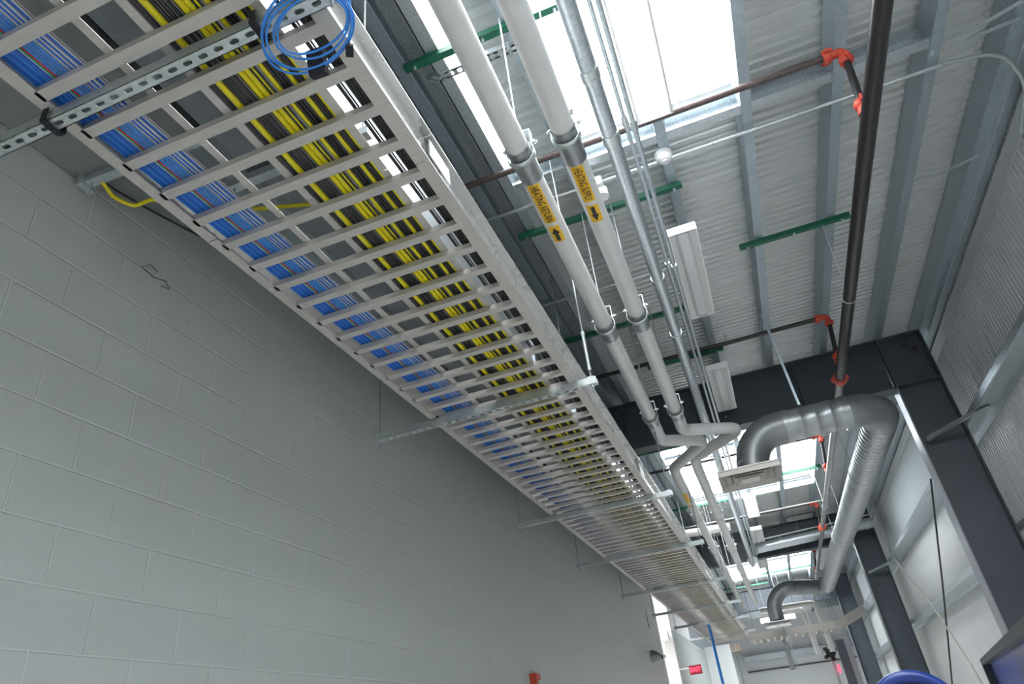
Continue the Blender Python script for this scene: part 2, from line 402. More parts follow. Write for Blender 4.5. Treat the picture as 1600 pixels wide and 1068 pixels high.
# ------------------------------------------------------------------ cable ladders
ZT = 1.75
XA, XB = -1.60, -.675
joints = [-2.16, 1.50, 5.16, 8.82, 12.48, 16.14, 18.6]
labs = ['aluminium cable ladder section overhead at the top left corner', 'aluminium cable ladder section above the first long strut, with bright wide rungs',
        'aluminium ladder section in the middle of the picture, just past the long strut', 'aluminium cable ladder section where the rungs begin to look tightly packed',
        'aluminium cable ladder section over the far end of the block wall', 'last aluminium cable ladder section before the cross run']
gcount = 0
for si in range(6):
    y0, y1 = joints[si] + .002, joints[si+1] - .002
    t = thing('cable_ladder', labs[si], 'cable ladder', ((XA + XB) / 2, y0, ZT), 'cable ladder sections end to end')
    MB().prism([(0, 0), (.042, 0), (.042, .004), (.026, .004), (.026, .126), (.042, .126), (.042, .13), (0, .13), (0, .126), (.022, .126), (.022, .004), (0, .004)][::1],
               (XA, y0, ZT), (XA, y1, ZT)).build('side_rail', 'alu', t)
    MB().prism([(0, 0), (.05, 0), (.05, .004), (.034, .004), (.034, .116), (.066, .116), (.066, .122), (.028, .122), (.028, .004), (0, .004)],
               (XB - .05, y0, ZT), (XB - .05, y1, ZT)).build('side_rail', 'alu_side', t)
    # bottom flange of the outer rail shows the same dull face as the rungs
    MB().box(XB - .052, XB, y0, y1, ZT - .0015, ZT).build('rail_foot', 'alu', t)
    k = math.ceil((y0 + .02 - 1.095) / .1524)
    while 1.095 + .1524 * k < y1 - .02:
        yc = 1.095 + .1524 * k; h = .0175
        r = MB().prism([(-h, 0), (h, 0), (h, .026), (h - .004, .026), (h - .004, .004), (-h + .004, .004), (-h + .004, .026), (-h, .026)], (XA + .03, yc, ZT), (XB - .03, yc, ZT))
        r.build('rung', 'alu', t); k += 1
    # splice plates
    if si > 0:
        MB().box(XB + .0, XB + .005, y0, y0 + .16, ZT + .02, ZT + .1).build('splice_plate', 'alu_side', t)
        MB().box(XA + .0, XA + .0225, y0, y0 + .16, ZT + .02, ZT + .1).build('splice_plate', 'alu_side', t)
    for (x, w_, z1) in ((-1.30, .028, .006), (-1.155, .028, .006), (-.85, .03, .006)):
        MB().box(x - w_/2, x + w_/2, y0, y1, ZT + .028, ZT + .030).box(x - .0015, x + .0015, y0, y1, ZT + .030, ZT + .03 + z1).build('divider_strip', 'alu', t)

# ------------------------------------------------------------------ trapeze hangers
def stadium_plate(mb, a, b_, y0, y1, z, n, sl, sw, first):
    """flat slotted plate between x=a and x=b_: one cell with one long hole each"""
    p = (b_ - a) / n; yc = (y0 + y1) / 2; hw = (y1 - y0) / 2
    for i in range(n):
        cx = a + p * (i + .5); inner = []; outer = []
        for k in range(16):
            an = 2 * math.pi * (k + .5) / 16; c, s_ = math.cos(an), math.sin(an)
            ix = (sl/2 - sw/2) * (1 if c > 0 else -1) + sw/2 * c; iy = sw/2 * s_
            inner.append((cx + ix, yc + iy, z))
            m = max(abs(c) , abs(s_)); outer.append((cx + p/2 * (c / m), yc + hw * (s_ / m), z))
        # make the outer loop hit the corners
        for q in (1, 2, 5, 6, 9, 10, 13, 14):
            if q in (1, 2): outer[q] = (cx + p/2, yc + hw, z) if q == 1 else (cx + p*.3, yc + hw, z)
            if q in (5, 6): outer[q] = (cx - p*.3, yc + hw, z) if q == 5 else (cx - p/2, yc + hw, z)
            if q in (9, 10): outer[q] = (cx - p/2, yc - hw, z) if q == 9 else (cx - p*.3, yc - hw, z)
            if q in (13, 14): outer[q] = (cx + p*.3, yc - hw, z) if q == 13 else (cx + p/2, yc - hw, z)
        vs = inner + outer + [(v[0], v[1], v[2] + .0025) for v in inner]
        fs = [(k, 16 + k, 16 + (k + 1) % 16, (k + 1) % 16) for k in range(16)] + [(k, (k + 1) % 16, 32 + (k + 1) % 16, 32 + k) for k in range(16)]
        mb.add(vs, fs)
def trapeze(Y, x0, x1, lb, top=3.62, depth=.041, z=None, straps=True):
    z = ZT - .001 if z is None else z
    t = thing('trapeze_hanger', lb, 'hanger', ((x0 + x1) / 2, Y, z - depth), 'trapeze hangers under the cable ladder')
    mb = MB(); w_ = .0205
    n = int((x1 - x0) / .0508)
    stadium_plate(mb, x0, x1, Y - w_, Y + w_, z - depth, n, .029, .014, 0)
    mb.box(x0, x1, Y - w_, Y - w_ + .0025, z - depth, z).box(x0, x1, Y + w_ - .0025, Y + w_, z - depth, z)
    mb.box(x0, x1, Y - w_ + .0025, Y - w_ + .009, z - .0025, z).box(x0, x1, Y + w_ - .009, Y + w_ - .0025, z - .0025, z)
    mb.build('slotted_channel', 'strut_galv', t)
    for xx in (x0 + .03, x1 - .03):
        MB().tube([(xx, Y, z - depth - .04), (xx, Y, top)], .0055, 8).build('threaded_rod', 'rod_steel', t)
        MB().tube([(xx, Y, z - depth - .012), (xx, Y, z - depth)], .012, 6).build('nut', 'galv', t)
        MB().box(xx - .02, xx + .02, Y - .02, Y + .02, z, z + .006).build('square_washer', 'galv', t)
    if straps:
        MB().box(XA - .004, XA + .05, Y - .026, Y + .026, z - .0, z + .012).build('rail_clip', 'black', t)
    return t
hl = ['nearest slotted strut hanger, crossing the top left corner', 'long strut hanger in the middle of the picture, its left end by the block wall', 'third strut hanger from the left along the cable ladder',
      'fourth strut hanger from the left along the cable ladder', 'fifth strut hanger, last one seen against the grey block wall', 'strut hanger in front of the white opening', 'strut hanger beyond the white opening', 'farthest strut hanger at the end of the cable ladder']
for (Y, x0, x1), lb in zip([(.855, -2.05, -.60), (3.37, -1.985, -.57), (5.73, -1.935, -.52), (7.70, -1.94, -.49), (10.05, -1.95, -.46), (12.3, -1.92, -.44), (14.35, -1.87, -.44), (16.8, -1.9, -.46)], hl):
    trapeze(Y, x0, x1, lb, straps=Y > 1)
t = thing('rod_coupling', 'long bright rod coupling above the right end of the middle strut hanger', 'coupling', (-.60, 3.37, 2.0))
MB().tube([(-.60, 3.37, 1.80), (-.60, 3.37, 2.06)], .0105, 8).build('sleeve', 'strut_galv', t)
for k in (1.80, 2.04): MB().tube([(-.60, 3.37, k), (-.60, 3.37, k + .02)], .014, 6).build('nut', 'galv', t)
# velcro straps on the near strut
def strap(x, lb, Y=.855, zz=ZT):
    pts = [(x, Y - .03, zz + .0), (x, Y - .029, zz - .05), (x, Y + .024, zz - .052), (x + .004, Y + .035, zz - .045), (x, Y + .027, zz + .0)]
    mb = MB()
    for a, b_ in zip(pts[:-1], pts[1:]): mb.bar(a, b_, .020, .004, (1, 0, .01))
    mb2 = MB()
    for a, b_ in zip(pts[:-1], pts[1:]):
        d = (Vector(b_) - Vector(a)).normalized(); n_ = d.cross(Vector((1, 0, 0))).normalized()
        mb2.prism([(-.010, -.002), (.010, -.002), (.010, .002), (-.010, .002)], a, b_, n_)
    tag(mb2.build('velcro_strap', 'velcro'), lb, 'strap', 'black hook and loop straps')
strap(-1.585, 'black strap tying the left ladder rail to the nearest strut')
strap(-.855, 'black strap wrapped round the nearest strut beside the blue coil')

# coil of blue cable
t = thing('cable_coil', 'loose coil of blue network cable hanging at the right ladder rail', 'cable coil', (-.755, .96, 1.66))
e1 = Vector((1, .06, 0)); e2 = Vector((-.25, .86, -.46)).normalized()
for i, (rx, ry, dx, dz) in enumerate([(.132, .092, 0, 0), (.124, .084, .006, -.004), (.108, .070, .014, .004), (.128, .098, .002, .006), (.100, .062, .022, -.004)]):
    c = Vector((-.722 + dx, .885 - i * .003, 1.655 + dz * .5))
    MB().tube([c + e1 * rx * math.cos(2 * math.pi * k / 40) + e2 * ry * math.sin(2 * math.pi * k / 40) + Vector((0, 0, .006 * math.sin(2 * math.pi * k / 40 * 2 + i * 1.3))) for k in range(40)], .0032, 7, closed=True).build('loop', 'cable_blue_light', t)
MB().tube([(-.605, .905, 1.652), (-.592, .88, 1.69), (-.60, .82, 1.80), (-.625, .77, 1.95)], .0032, 7).build('tail', 'cable_blue_light', t)
MB().prism([(-.012, -.024), (.012, -.024), (.012, .024), (-.012, .024)], (-.745, .975, 1.60), (-.74, .945, 1.665), (1, 0, 0)).build('strap', 'velcro', t)
MB().prism([(-.010, -.012), (.010, -.012), (.010, .012), (-.010, .012)], (-.645, .965, 1.612), (-.632, .942, 1.622), (0, 0, 1)).build('tie', 'velcro', t)

# ------------------------------------------------------------------ cables lying in the ladders
def run(x, z, r, m, name, lb, cat, grp, wob=.004, y0=-1.6, y1=18.4, shift=None, n=6, step=.45, ph=None, rib=False):
    pts = []; rs = []; y = y0; ph = 1.0; f = 1.2
    while y <= y1:
        s_ = shift(y) if shift else 0
        pts.append((x + s_ + wob * math.sin(y * f + ph) + wob * .5 * math.sin(y * 2.7 * f + ph * 2), y, z + abs(wob) * .4 * (1 + math.sin(y * 1.9 + ph)))); y += step
    o = MB().tube(pts, r, n).build(name, m)
    return tag(o, lb, cat, grp)
bshift = lambda y: 0 if y < .7 else (.05 * min(1, (y - .7) / 1.6) + .026 * max(0, min(1, (y - 2.3) / 1.0)))
zt = ZT + .03
gb = 'blue network cables in the ladder'
k = 0
for layer in range(3):
    for i in range(8):
        run(-1.578 + i * .0071 + layer * .0030, zt + .004 + layer * .0072, .0034, 'cable_blue' if (i + layer) % 3 else 'cable_blue_light', 'network_cable', 'blue network cable in the dense bundle against the left rail of the cable ladder', 'cable', gb, .003, shift=bshift)
for i in range(8):
    run(-1.495 + i * .0055, zt + .004 + (i % 2) * .0075, .0033, 'cable_blue' if i % 2 else 'cable_blue_light', 'network_cable', 'blue network cable in the looser second bundle beside the white cables', 'cable', 'looser blue network cables', .003, shift=bshift)
for x in (-1.5145, -1.4525, -1.438, -1.424, -1.4045):
    run(x, zt + .006, .0026, 'cable_white', 'network_cable', 'thin white network cable beside the blue bundles in the ladder', 'cable', 'white network cables', .003, shift=bshift)
for x in (-1.446, -1.4315, -1.411):
    run(x, zt + .006, .003, 'cable_blue', 'network_cable', 'blue network cable running between thin white ones', 'cable', 'blue cables among the white', .003, shift=bshift)
for x in (-1.442, -1.428, -1.4175):
    run(x, zt + .0125, .003, 'cable_blue', 'network_cable', 'single blue network cable mixed among the white ones', 'cable', 'stray blue network cables', .003, shift=bshift)
run(-1.5015, zt + .003, .0028, 'cable_red', 'network_cable', 'the only red network cable, between the two blue bundles', 'cable', None, .003, shift=bshift)
run(-1.508, zt + .0025, .0028, 'cable_green', 'network_cable', 'the only green network cable, beside the red one', 'cable', None, .003, shift=bshift)
run(-1.398, zt + .006, .0034, 'cable_grey', 'network_cable', 'grey network cable at the right edge of the white cables', 'cable', None, .003, shift=bshift)
pc = 'cable'
for x, r in ((-1.134, .009), (-1.091, .008), (-1.072, .010), (-1.0535, .0068)):
    run(x, zt + r, r, 'cable_black', 'power_cable', 'black power cable in the dark gap right of the leftmost yellow tube', pc, 'black cables beside the first yellow tube', .0015, n=8)
run(-1.0435, zt + .003, .0028, 'cable_grey', 'power_cable', 'thin grey cable in the dark gap between yellow tubes', pc, None, .0015)
for x, r, lb in ((-1.112, .0115, 'leftmost yellow fibre tube, standing alone next to the divider strip'), (-1.031, .0098, 'left one of the two yellow fibre tubes lying side by side'),
             (-1.011, .0098, 'right one of the two yellow fibre tubes lying side by side'), (-.9895, .0032, 'thin yellow fibre cable right of the touching pair of tubes'),
             (-.964, .0080, 'yellow fibre tube between the touching pair and the last two'), (-.910, .0085, 'second yellow fibre tube from the right divider'), (-.8685, .0105, 'rightmost yellow fibre tube, touching the right divider strip')):
    run(x, zt + r, r, 'cable_yellow', 'fibre_tube', lb, 'cable', 'yellow fibre tubes', .0015, n=10)
for x, r in ((-.9965, .0036), (-.9815, .0045), (-.9495, .0058), (-.9378, .0058), (-.9262, .0056), (-.8955, .0058), (-.8835, .0046)):
    run(x, zt + r, r, 'cable_black', 'power_cable', 'black power cable lying between yellow fibre tubes', pc, 'black cables between yellow tubes', .0015, n=7)
for i, x in enumerate((-1.09, -1.062, -1.03, -1.0, -.975, -.945, -.925, -.90, -.88)):   # upper layer
    run(x, zt + .036, .009, 'cable_black', 'power_cable', 'black power cable in the upper layer above the yellow tubes', pc, 'upper layer of black cables', .0015, n=6)
for x, r in ((-.800, .006), (-.772, .0055), (-.7605, .0055), (-.749, .0055), (-.7375, .0055), (-.787, .0028)):
    run(x, zt + r, r, 'cable_black', 'power_cable', 'thin black power cable alone near the right rail of the ladder', pc, 'thin black cables by the right rail', .0015, n=7)

# upper level above the ladder: sheet metal strip, dark channel, round duct, bracket
t = thing('rectangular_duct', 'long rectangular sheet metal duct above the cable ladder, its bright side seen through the rungs', 'duct', (-1.3, 0, 2.2))
secs = [(YB, -2.0, 3.06), (-2.0, 1.0, 3.06), (1.0, 4.0, 3.06), (4.0, 7.3, 3.06), (7.3, 7.7, 2.77), (7.7, 10.0, 3.06), (10.0, 13.0, 3.06), (13.0, 14.8, 3.06), (14.8, 15.2, 2.77), (15.2, 18.0, 3.06)]  # duct put in, and raised in height, to shade the block wall
for i, (ya, yb, zt_) in enumerate(secs):
    MB().box(-1.56, -1.09, ya + .002, yb - .002, 2.20, zt_).build('duct_section', 'duct_elbow', t)
    zn = min(zt_, secs[i+1][2] if i < len(secs) - 1 else zt_)
    MB().box(-1.575, -1.075, yb - .012, yb + .012, 2.185, zn + .015).build('flange_joint', 'galv', t)
for y in (1.6, 4.6, 8.6, 11.6):
    MB().box(-1.66, -.98, y, y + .04, 2.145, 2.184).build('support_channel', 'strut_galv', t)
    for x in (-1.63, -1.01): MB().tube([(x, y + .02, 2.13), (x, y + .02, 3.62)], .005, 6).build('threaded_rod', 'rod_steel', t)
t = thing('dark_panel_tray', 'dark grey flat bottomed tray above the ladder against the block wall, upper left', 'tray', (-1.9, 0, 2.3))
MB().box(-2.245, -1.64, YB, 1.44, 2.262, 2.27).build('bottom_sheet', 'tray_grey', t)
MB().box(-2.245, -2.239, YB, 1.44, 2.27, 2.36).build('side_sheet', 'tray_grey', t); MB().box(-1.646, -1.64, YB, 1.44, 2.27, 2.36).build('side_sheet', 'tray_grey', t)
MB().box(-1.93, -1.926, YB, 1.44, 2.256, 2.262).build('seam', 'tray_grey', t)
tag(MB().prism([(0, 0), (.09, 0), (.09, .01), (.01, .01), (.01, .22), (0, .22)], (-2.25, YB, 3.38), (-2.25, YE, 3.38)).build('ledger_beam', 'tray_grey'), 'dark steel ledger beam along the top of the block wall', 'beam')
t = thing('high_duct', 'round galvanized duct above the cable ladder, close to the block wall', 'duct', (-1.77, 2.4, 2.68))
pts = [(-1.77, 2.05, 3.55), (-1.77, 2.05, 3.2)] + arc((-1.77, 2.40, 3.03), .35, math.pi, 1.5 * math.pi, (0, 1, 0), (0, 0, 1), 8)[1:] 
MB().tube(pts, .115, 24).build('elbow', 'duct', t)
MB().tube([(-1.77, 2.40, 2.68), (-1.77, 13.5, 2.68)], .108, 24).build('straight_run', 'duct', t)
for y in (2.62, 4.4, 6.2, 8.0, 9.8, 11.6): MB().tube([(-1.77, y, 2.68), (-1.77, y + .03, 2.68)], .114, 24).build('collar', 'galv', t)
t = thing('wall_bracket', 'small galvanized bracket end left of the near ladder rail', 'bracket', (-2.15, 1.39, 2.22))
MB().prism([(-.02, -.02), (.02, -.02), (.02, .02), (.014, .02), (.014, -.014), (-.014, -.014), (-.014, .02), (-.02, .02)], (-2.20, 1.39, 2.24), (-1.62, 1.41, 2.24)).build('channel', 'galv', t)
MB().box(-2.22, -2.19, 1.355, 1.425, 2.20, 2.28).build('end_clip', 'galv', t)
MB().tube([(-2.17, 1.39, 2.18), (-2.17, 1.39, 3.62)], .005, 6).build('threaded_rod', 'rod_steel', t)
tag(MB().tube([(-2.253, .3, 2.80), (-2.252, .94, 2.62), (-2.25, 1.17, 2.49), (-2.24, 1.38, 2.335), (-2.245, 1.55, 2.345), (-2.25, 1.8, 2.40), (-2.25, 2.05, 2.46), (-2.255, 2.6, 2.75)], .005, 6).build('hanging_cable', 'cable_black'),
    'black cable sagging along the block wall at the upper left', 'cable')
tag(MB().tube(round_path([(-2.14, 1.40, 2.23), (-2.14, 1.47, 2.195), (-2.11, 1.55, 2.19), (-2.02, 1.555, 2.20), (-1.8, 1.66, 2.14), (-1.6, 1.72, 2.10), (-1.2, 1.9, 2.13), (-1.12, 2.0, 2.10), (-1.0, 2.3, 1.9)], .05), .009, 8).build('yellow_cable', 'cable_yellow'),
    'yellow cable looping over the small bracket left of the ladder', 'cable')
tag(MB().tube([(-2.25, 1.85, 2.09), (-2.25, 1.80, 2.10), (-2.25, 1.76, 2.06), (-2.25, 1.83, 2.045), (-2.25, 1.90, 2.07), (-2.25, 1.93, 2.04), (-2.25, 1.88, 2.03)], .002, 5).build('wire_scrap', 'cable_black'), 'tiny bent wire against the block wall beside the ladder', 'wire')

# ------------------------------------------------------------------ heating pipes
def text_on_pipe(txt, parent, A, B, r, y0, size, length, off=0.0, name='lettering'):
    cu = bpy.data.curves.new('txt', 'FONT'); cu.body = txt; cu.size = size; cu.align_x = 'LEFT'; cu.align_y = 'CENTER'; cu.resolution_u = 3; cu.offset = .0006
    o = bpy.data.objects.new('txt', cu); col.objects.link(o)
    me = bpy.data.meshes.new_from_object(o); bpy.data.objects.remove(o); bpy.data.curves.remove(cu)
    A = Vector(A); B = Vector(B); ax = (B - A).normalized()
    vs = [v.co.copy() for v in me.vertices]; fs = [tuple(p.vertices) for p in me.polygons]; L_ = max(v.x for v in vs)
    for v in me.vertices: v.co.x *= length / L_
    import bmesh
    bm = bmesh.new(); bm.from_mesh(me)
    for _ in range(2): bmesh.ops.subdivide_edges(bm, edges=[e for e in bm.edges if e.calc_length() > .01], cuts=1)
    bmesh.ops.triangulate(bm, faces=bm.faces[:])
    bm.verts.index_update()
    out = []
    for v in bm.verts:
        y = y0 + v.co.x * ax.y; c = A + (B - A) * ((y - A.y) / (B.y - A.y)); th = v.co.y / r + off
        out.append((c.x + (r + .0022) * math.sin(th), y, c.z - (r + .0022) * math.cos(th)))
    f2 = [tuple(v.index for v in f.verts) for f in bm.faces]; bm.free(); bpy.data.meshes.remove(me)
    MB().add(out, f2).build(name, 'ink', parent)
    return L_
def sticker(parent, A, B, r, y0, y1, w_, off=0., name='sticker'):
    A = Vector(A); B = Vector(B); vs = []; n = 8
    for y in (y0, y1):
        c = A + (B - A) * ((y - A.y) / (B.y - A.y))
        for k in range(n + 1):
            th = lerp(-w_/2, w_/2, k / n) / r + off; vs.append((c.x + (r + .001) * math.sin(th), y, c.z - (r + .001) * math.cos(th)))
    return MB().add(vs, [(k, k + 1, n + 2 + k, n + 1 + k) for k in range(n)], True).build(name, 'sticker', parent)
def arrow(parent, A, B, r, y0, y1, flip, off=0.):
    A = Vector(A); B = Vector(B); L_ = y1 - y0; poly = [(0, -.010), (.55, -.010), (.55, -.021), (1, 0), (.55, .021), (.55, .010), (0, .010)]
    vs = []
    for a, b_ in poly:
        if flip: a = 1 - a
        y = y0 + a * L_; c = A + (B - A) * ((y - A.y) / (B.y - A.y)); th = b_ / r + off
        vs.append((c.x + (r + .0022) * math.sin(th), y, c.z - (r + .0022) * math.cos(th)))
    c0 = A + (B - A) * ((y0 - A.y) / (B.y - A.y))
    MB().add([(v[0], v[1], v[2]) for v in vs], [(0, 1, 5, 6), (1, 5, 3), (1, 2, 3), (5, 4, 3)]).build('arrow', 'ink', parent)
def clevis(Y, x, z, r, top, lb, sleeve=True):
    t = thing('pipe_hanger', lb, 'pipe hanger', (x, Y, z), 'clevis hangers on the heating pipes')
    n = 18; ring = [(x + (r + .012) * math.sin(a), z - (r + .012) * math.cos(a)) for a in [lerp(-2.1, 2.1, i / n) for i in range(n + 1)]]
    w_ = .016; vs = []
    for (px, pz) in ring: vs += [(px, Y - w_, pz), (px, Y + w_, pz)]
    vs2 = []
    for (px, pz) in ring:
        d = Vector((px - x, pz - z)).normalized() * .004; vs2 += [(px + d.x, Y - w_, pz + d.y), (px + d.x, Y + w_, pz + d.y)]
    mb = MB(); m = len(vs)
    mb.add(vs + vs2, [(2*i, 2*i+1, 2*i+3, 2*i+2) for i in range(n)] + [(m+2*i, m+2*i+2, m+2*i+3, m+2*i+1) for i in range(n)] + [(2*i, 2*i+2, m+2*i+2, m+2*i) for i in range(n)] + [(2*i+1, m+2*i+1, m+2*i+3, 2*i+3) for i in range(n)], True)
    mb.build('clevis_strap', 'strut_galv', t)
    zz = z + (r + .012) * .5; xx = (r + .016) * math.sin(2.1)
    MB().box(x - xx - .002, x - xx + .002, Y - w_, Y + w_, zz, zz + .10).box(x + xx - .002, x + xx + .002, Y - w_, Y + w_, zz, zz + .10).box(x - xx, x + xx, Y - w_, Y + w_, zz + .098, zz + .102).build('yoke', 'strut_galv', t)
    MB().tube([(x - xx - .025, Y, zz + .02), (x + xx + .025, Y, zz + .02)], .006, 8).tube([(x - xx - .016, Y, zz + .02), (x - xx - .004, Y, zz + .02)], .013, 6).tube([(x + xx + .004, Y, zz + .02), (x + xx + .016, Y, zz + .02)], .013, 6).build('cross_bolt', 'galv', t)
    MB().tube([(x, Y, zz + .09), (x, Y, top)], .005, 6).build('hanger_rod', 'rod_steel', t)
    if sleeve:
        MB().tube([(x, Y - .06, z), (x, Y + .15, z)], r + .0035, 28, caps=False).build('saddle_sleeve', 'duct', t)
ZP, RP = 2.35, .0535
def heating(name, lb, A, B, loop, B2, txt, ty0, ty1, ay0, ay1, flip):
    t = thing('heating_pipe', lb, 'pipe', A, 'white insulated heating pipes')
    MB().tube([A, B], RP, 32).build('near_run', 'pvc_white', t)
    pts = round_path([B] + loop, .13, 7)
    MB().tube(pts, RP, 28).build('bend', 'pvc_white', t)
    MB().tube([loop[-1], B2], RP, 24).build('far_run', 'pvc_white', t)
    s1 = sticker(t, A, B, RP, ty0, ty1, .062, -.08); 
    text_on_pipe(txt, s1, A, B, RP, ty0 + .012, .052, ty1 - ty0 - .024, -.08)
    s2 = sticker(t, A, B, RP, ay0, ay1, .062, -.08); arrow(s2, A, B, RP, ay0 + .012, ay1 - .012, flip, -.08)
    if txt.endswith('RETURN'):
        s3 = MB(); sticker(t, loop[-1], B2, RP, 7.75, 8.15, .055, -.1); sticker(t, loop[-1], B2, RP, 8.25, 8.36, .055, -.1)
    return t
HRA, HRB = (-.485, -4.0, ZP), (-.535, 5.75, ZP)
HSA, HSB = (-.250, -4.0, ZP), (-.315, 5.75, ZP)
heating('hr', 'left white heating pipe with the HEATING RETURN sticker', HRA, HRB, [(-.54, 6.12, ZP), (-.15, 6.36, ZP), (-.56, 6.97, ZP), (-.57, 7.3, ZP)], (-.62, 18.0, ZP), 'HEATING RETURN', 2.335, 2.635, 2.665, 2.80, True)
heating('hs', 'right white heating pipe with the HEATING SUPPLY sticker', HSA, HSB, [(-.32, 5.98, ZP), (.20, 6.26, ZP), (-.32, 6.80, ZP), (-.33, 7.2, ZP)], (-.32, 17.6, ZP), 'HEATING SUPPLY', 2.315, 2.575, 2.605, 2.74, False)
for Y, w1 in ((2.18, 'nearest'), (3.84, 'second'), (5.50, 'third')):
    xr = lerp(-.485, -.535, (Y + 4) / 9.75); xs_ = lerp(-.250, -.315, (Y + 4) / 9.75)
    clevis(Y, xr, ZP, RP, P0, w1 + ' clamp and hanger on the left heating pipe')
    clevis(Y - .02, xs_, ZP, RP, P0, w1 + ' clamp and hanger on the right heating pipe')
for Y, w1 in ((9.1, 'fourth'), (11.2, 'fifth'), (13.4, 'sixth')):
    clevis(Y, lerp(-.57, -.62, (Y - 7.3) / 10.7), ZP, RP, P0, w1 + ' hanger on the left heating pipe, beyond the pipe loop', False)
    clevis(Y + .1, -.328, ZP, RP, P0, w1 + ' hanger on the right heating pipe, beyond the pipe loop', False)

# conduits
def conduit(pts, r, m, lb, clips=(), name='conduit', n=16, grp=None, rr=.15):
    t = thing(name, lb, 'conduit', pts[0], grp)
    MB().tube(round_path(pts, rr), r, n).build('tube', m, t)
    for y in clips:
        # interpolate along the longest run
        for a, b_ in zip(pts[:-1], pts[1:]):
            if min(a[1], b_[1]) <= y <= max(a[1], b_[1]) and abs(a[1] - b_[1]) > .5:
                f = (y - a[1]) / (b_[1] - a[1]); c = Vector(a).lerp(Vector(b_), f)
                MB().tube([c - Vector((0, .035, 0)), c + Vector((0, .035, 0))], r + .006, n).build('coupling', 'strut_galv', t)
                MB().tube([c, (c.x, c.y, P0)], .004, 6).build('hanger_rod', 'rod_steel', t)
    return t
conduit([(-.115, -4, 2.62), (-.118, 14.38, 2.62)], .041, 'galv', 'large galvanized conduit right of the two heating pipes', (2.1, 2.52, 3.9, 4.7), rr=.2)
t = thing('galvanized_cross_pipe', 'large galvanized pipe crossing the corridor in front of the second dark beam', 'pipe', (0, 14.62, 2.95))
MB().tube(round_path([(-.10, 14.4, 2.7), (-.08, 14.62, 2.95), (2.22, 14.62, 3.03)], .2), .10, 24).build('tube', 'galv', t)
for x in (.5, 1.6, 2.1): MB().tube([(x, 14.62, 2.97 + x * .025), (x + .05, 14.62, 2.97 + x * .025)], .108, 24).build('coupling', 'strut_galv', t)
MB().tube([(.9, 14.62, 2.98), (.9, 14.62, 3.62)], .005, 6).build('hanger_rod', 'rod_steel', t)
tag(MB().tube([(-.05, 14.48, 3.07), (2.22, 14.48, 3.155)], .014, 8).build('thin_cross_conduit', 'strut_galv'), 'thin conduit running just above the large galvanized cross pipe', 'conduit')
conduit([(-.022, -4, 2.78), (-.040, 14.3, 2.78)], .011, 'galv', 'thin conduit, left one of the close pair beside the large conduit', (1.6, 2.6, 4.0), grp='thin conduit pair', n=8)
conduit([(.012, -4, 2.78), (.004, 14.3, 2.78)], .014, 'galv', 'thin conduit, right one of the close pair beside the hanging lights', (1.75, 2.65, 4.05), grp='thin conduit pair', n=8)
conduit([(-1.2, 3.62, 3.375), (1.95, 3.62, 3.375), (2.25, 3.66, 3.36), (2.42, 3.95, 3.3), (2.43, 4.3, 3.2)], .0125, 'strut_galv', 'slim conduit crossing under the purlins and bending at the right wall', name='ceiling_conduit', rr=.35)
conduit([(-1.45, 4.9, 3.375), (.3, 4.9, 3.375)], .0125, 'strut_galv', 'slim conduit crossing under the purlins behind the heating pipes, without bend', name='ceiling_conduit')
conduit([(-1.4, 12.9, 3.2), (1.4, 12.9, 3.2)], .012, 'strut_galv', 'slim conduit crossing behind the lit far lamp', name='ceiling_conduit')
conduit([(-1.0, 14.1, 3.22), (-.2, 14.1, 3.2), (.55, 14.1, 3.2), (.75, 14.05, 3.3), (1.3, 14.1, 3.32)], .010, 'brown_pipe', 'reddish armoured cable draped in front of the second dark beam', name='flexible_conduit')
t = thing('junction_box', 'white junction box behind the right heating pipe', 'junction box', (-.28, 3.15, 3.2))
MB().box(-.42, -.30, 3.55, 3.66, 3.30, 3.37).build('box', 'lamp_white', t); MB().tube([(-.33, 3.63, 3.31), (-.33, 3.63, 3.24)], .05, 14).build('cap', 'lamp_white', t)

# smoke detector
t = thing('smoke_detector', 'round white smoke detector on the purlin below the lit lamp', 'smoke detector', (.145, 3.60, 3.36))
MB().tube([(.145, 3.60, 3.41), (.145, 3.60, 3.385)], .062, 24).build('base', 'lamp_white', t)
MB().tube([(.145, 3.60, 3.385), (.145, 3.60, 3.37), (.145, 3.60, 3.352), (.145, 3.60, 3.342)], [.056, .056, .044, .03], 24).build('sensor_head', 'lamp_white', t)
MB().tube([(.145, 3.60, 3.342), (.145, 3.60, 3.330)], .022, 16).build('sensor_cap', 'lamp_white', t)

# ------------------------------------------------------------------ sprinkler pipes
ZM, ZBR = 2.75, 3.29
t = thing('sprinkler_main', 'thick black sprinkler main pipe hanging on the right of the roof', 'pipe', (1.22, 0, ZM))
MB().tube([(1.235, -4, ZM), (1.215, 6.62, ZM)], .046, 28).build('near_pipe', 'black_pipe', t)
MB().tube([(1.215, 6.60, ZM), (1.215, 6.64, ZM), (1.215, 6.66, ZM), (1.215, 6.70, ZM)], [.06, .068, .068, .06], 20).build('coupling', 'red', t)
MB().box(1.135, 1.295, 6.63, 6.67, ZM - .016, ZM + .016).build('coupling_lug', 'red', t)
MB().tube([(1.215, 6.68, ZM), (1.19, 12.85, ZM)], .037, 22).build('middle_pipe', 'grey_pipe', t)
MB().tube([(1.19, 12.80, ZM), (1.19, 12.92, ZM)], .056, 18).build('coupling', 'red', t)
MB().tube([(1.19, 12.9, ZM), (1.15, 24, ZM)], .034, 18).build('far_pipe', 'grey_pipe', t)
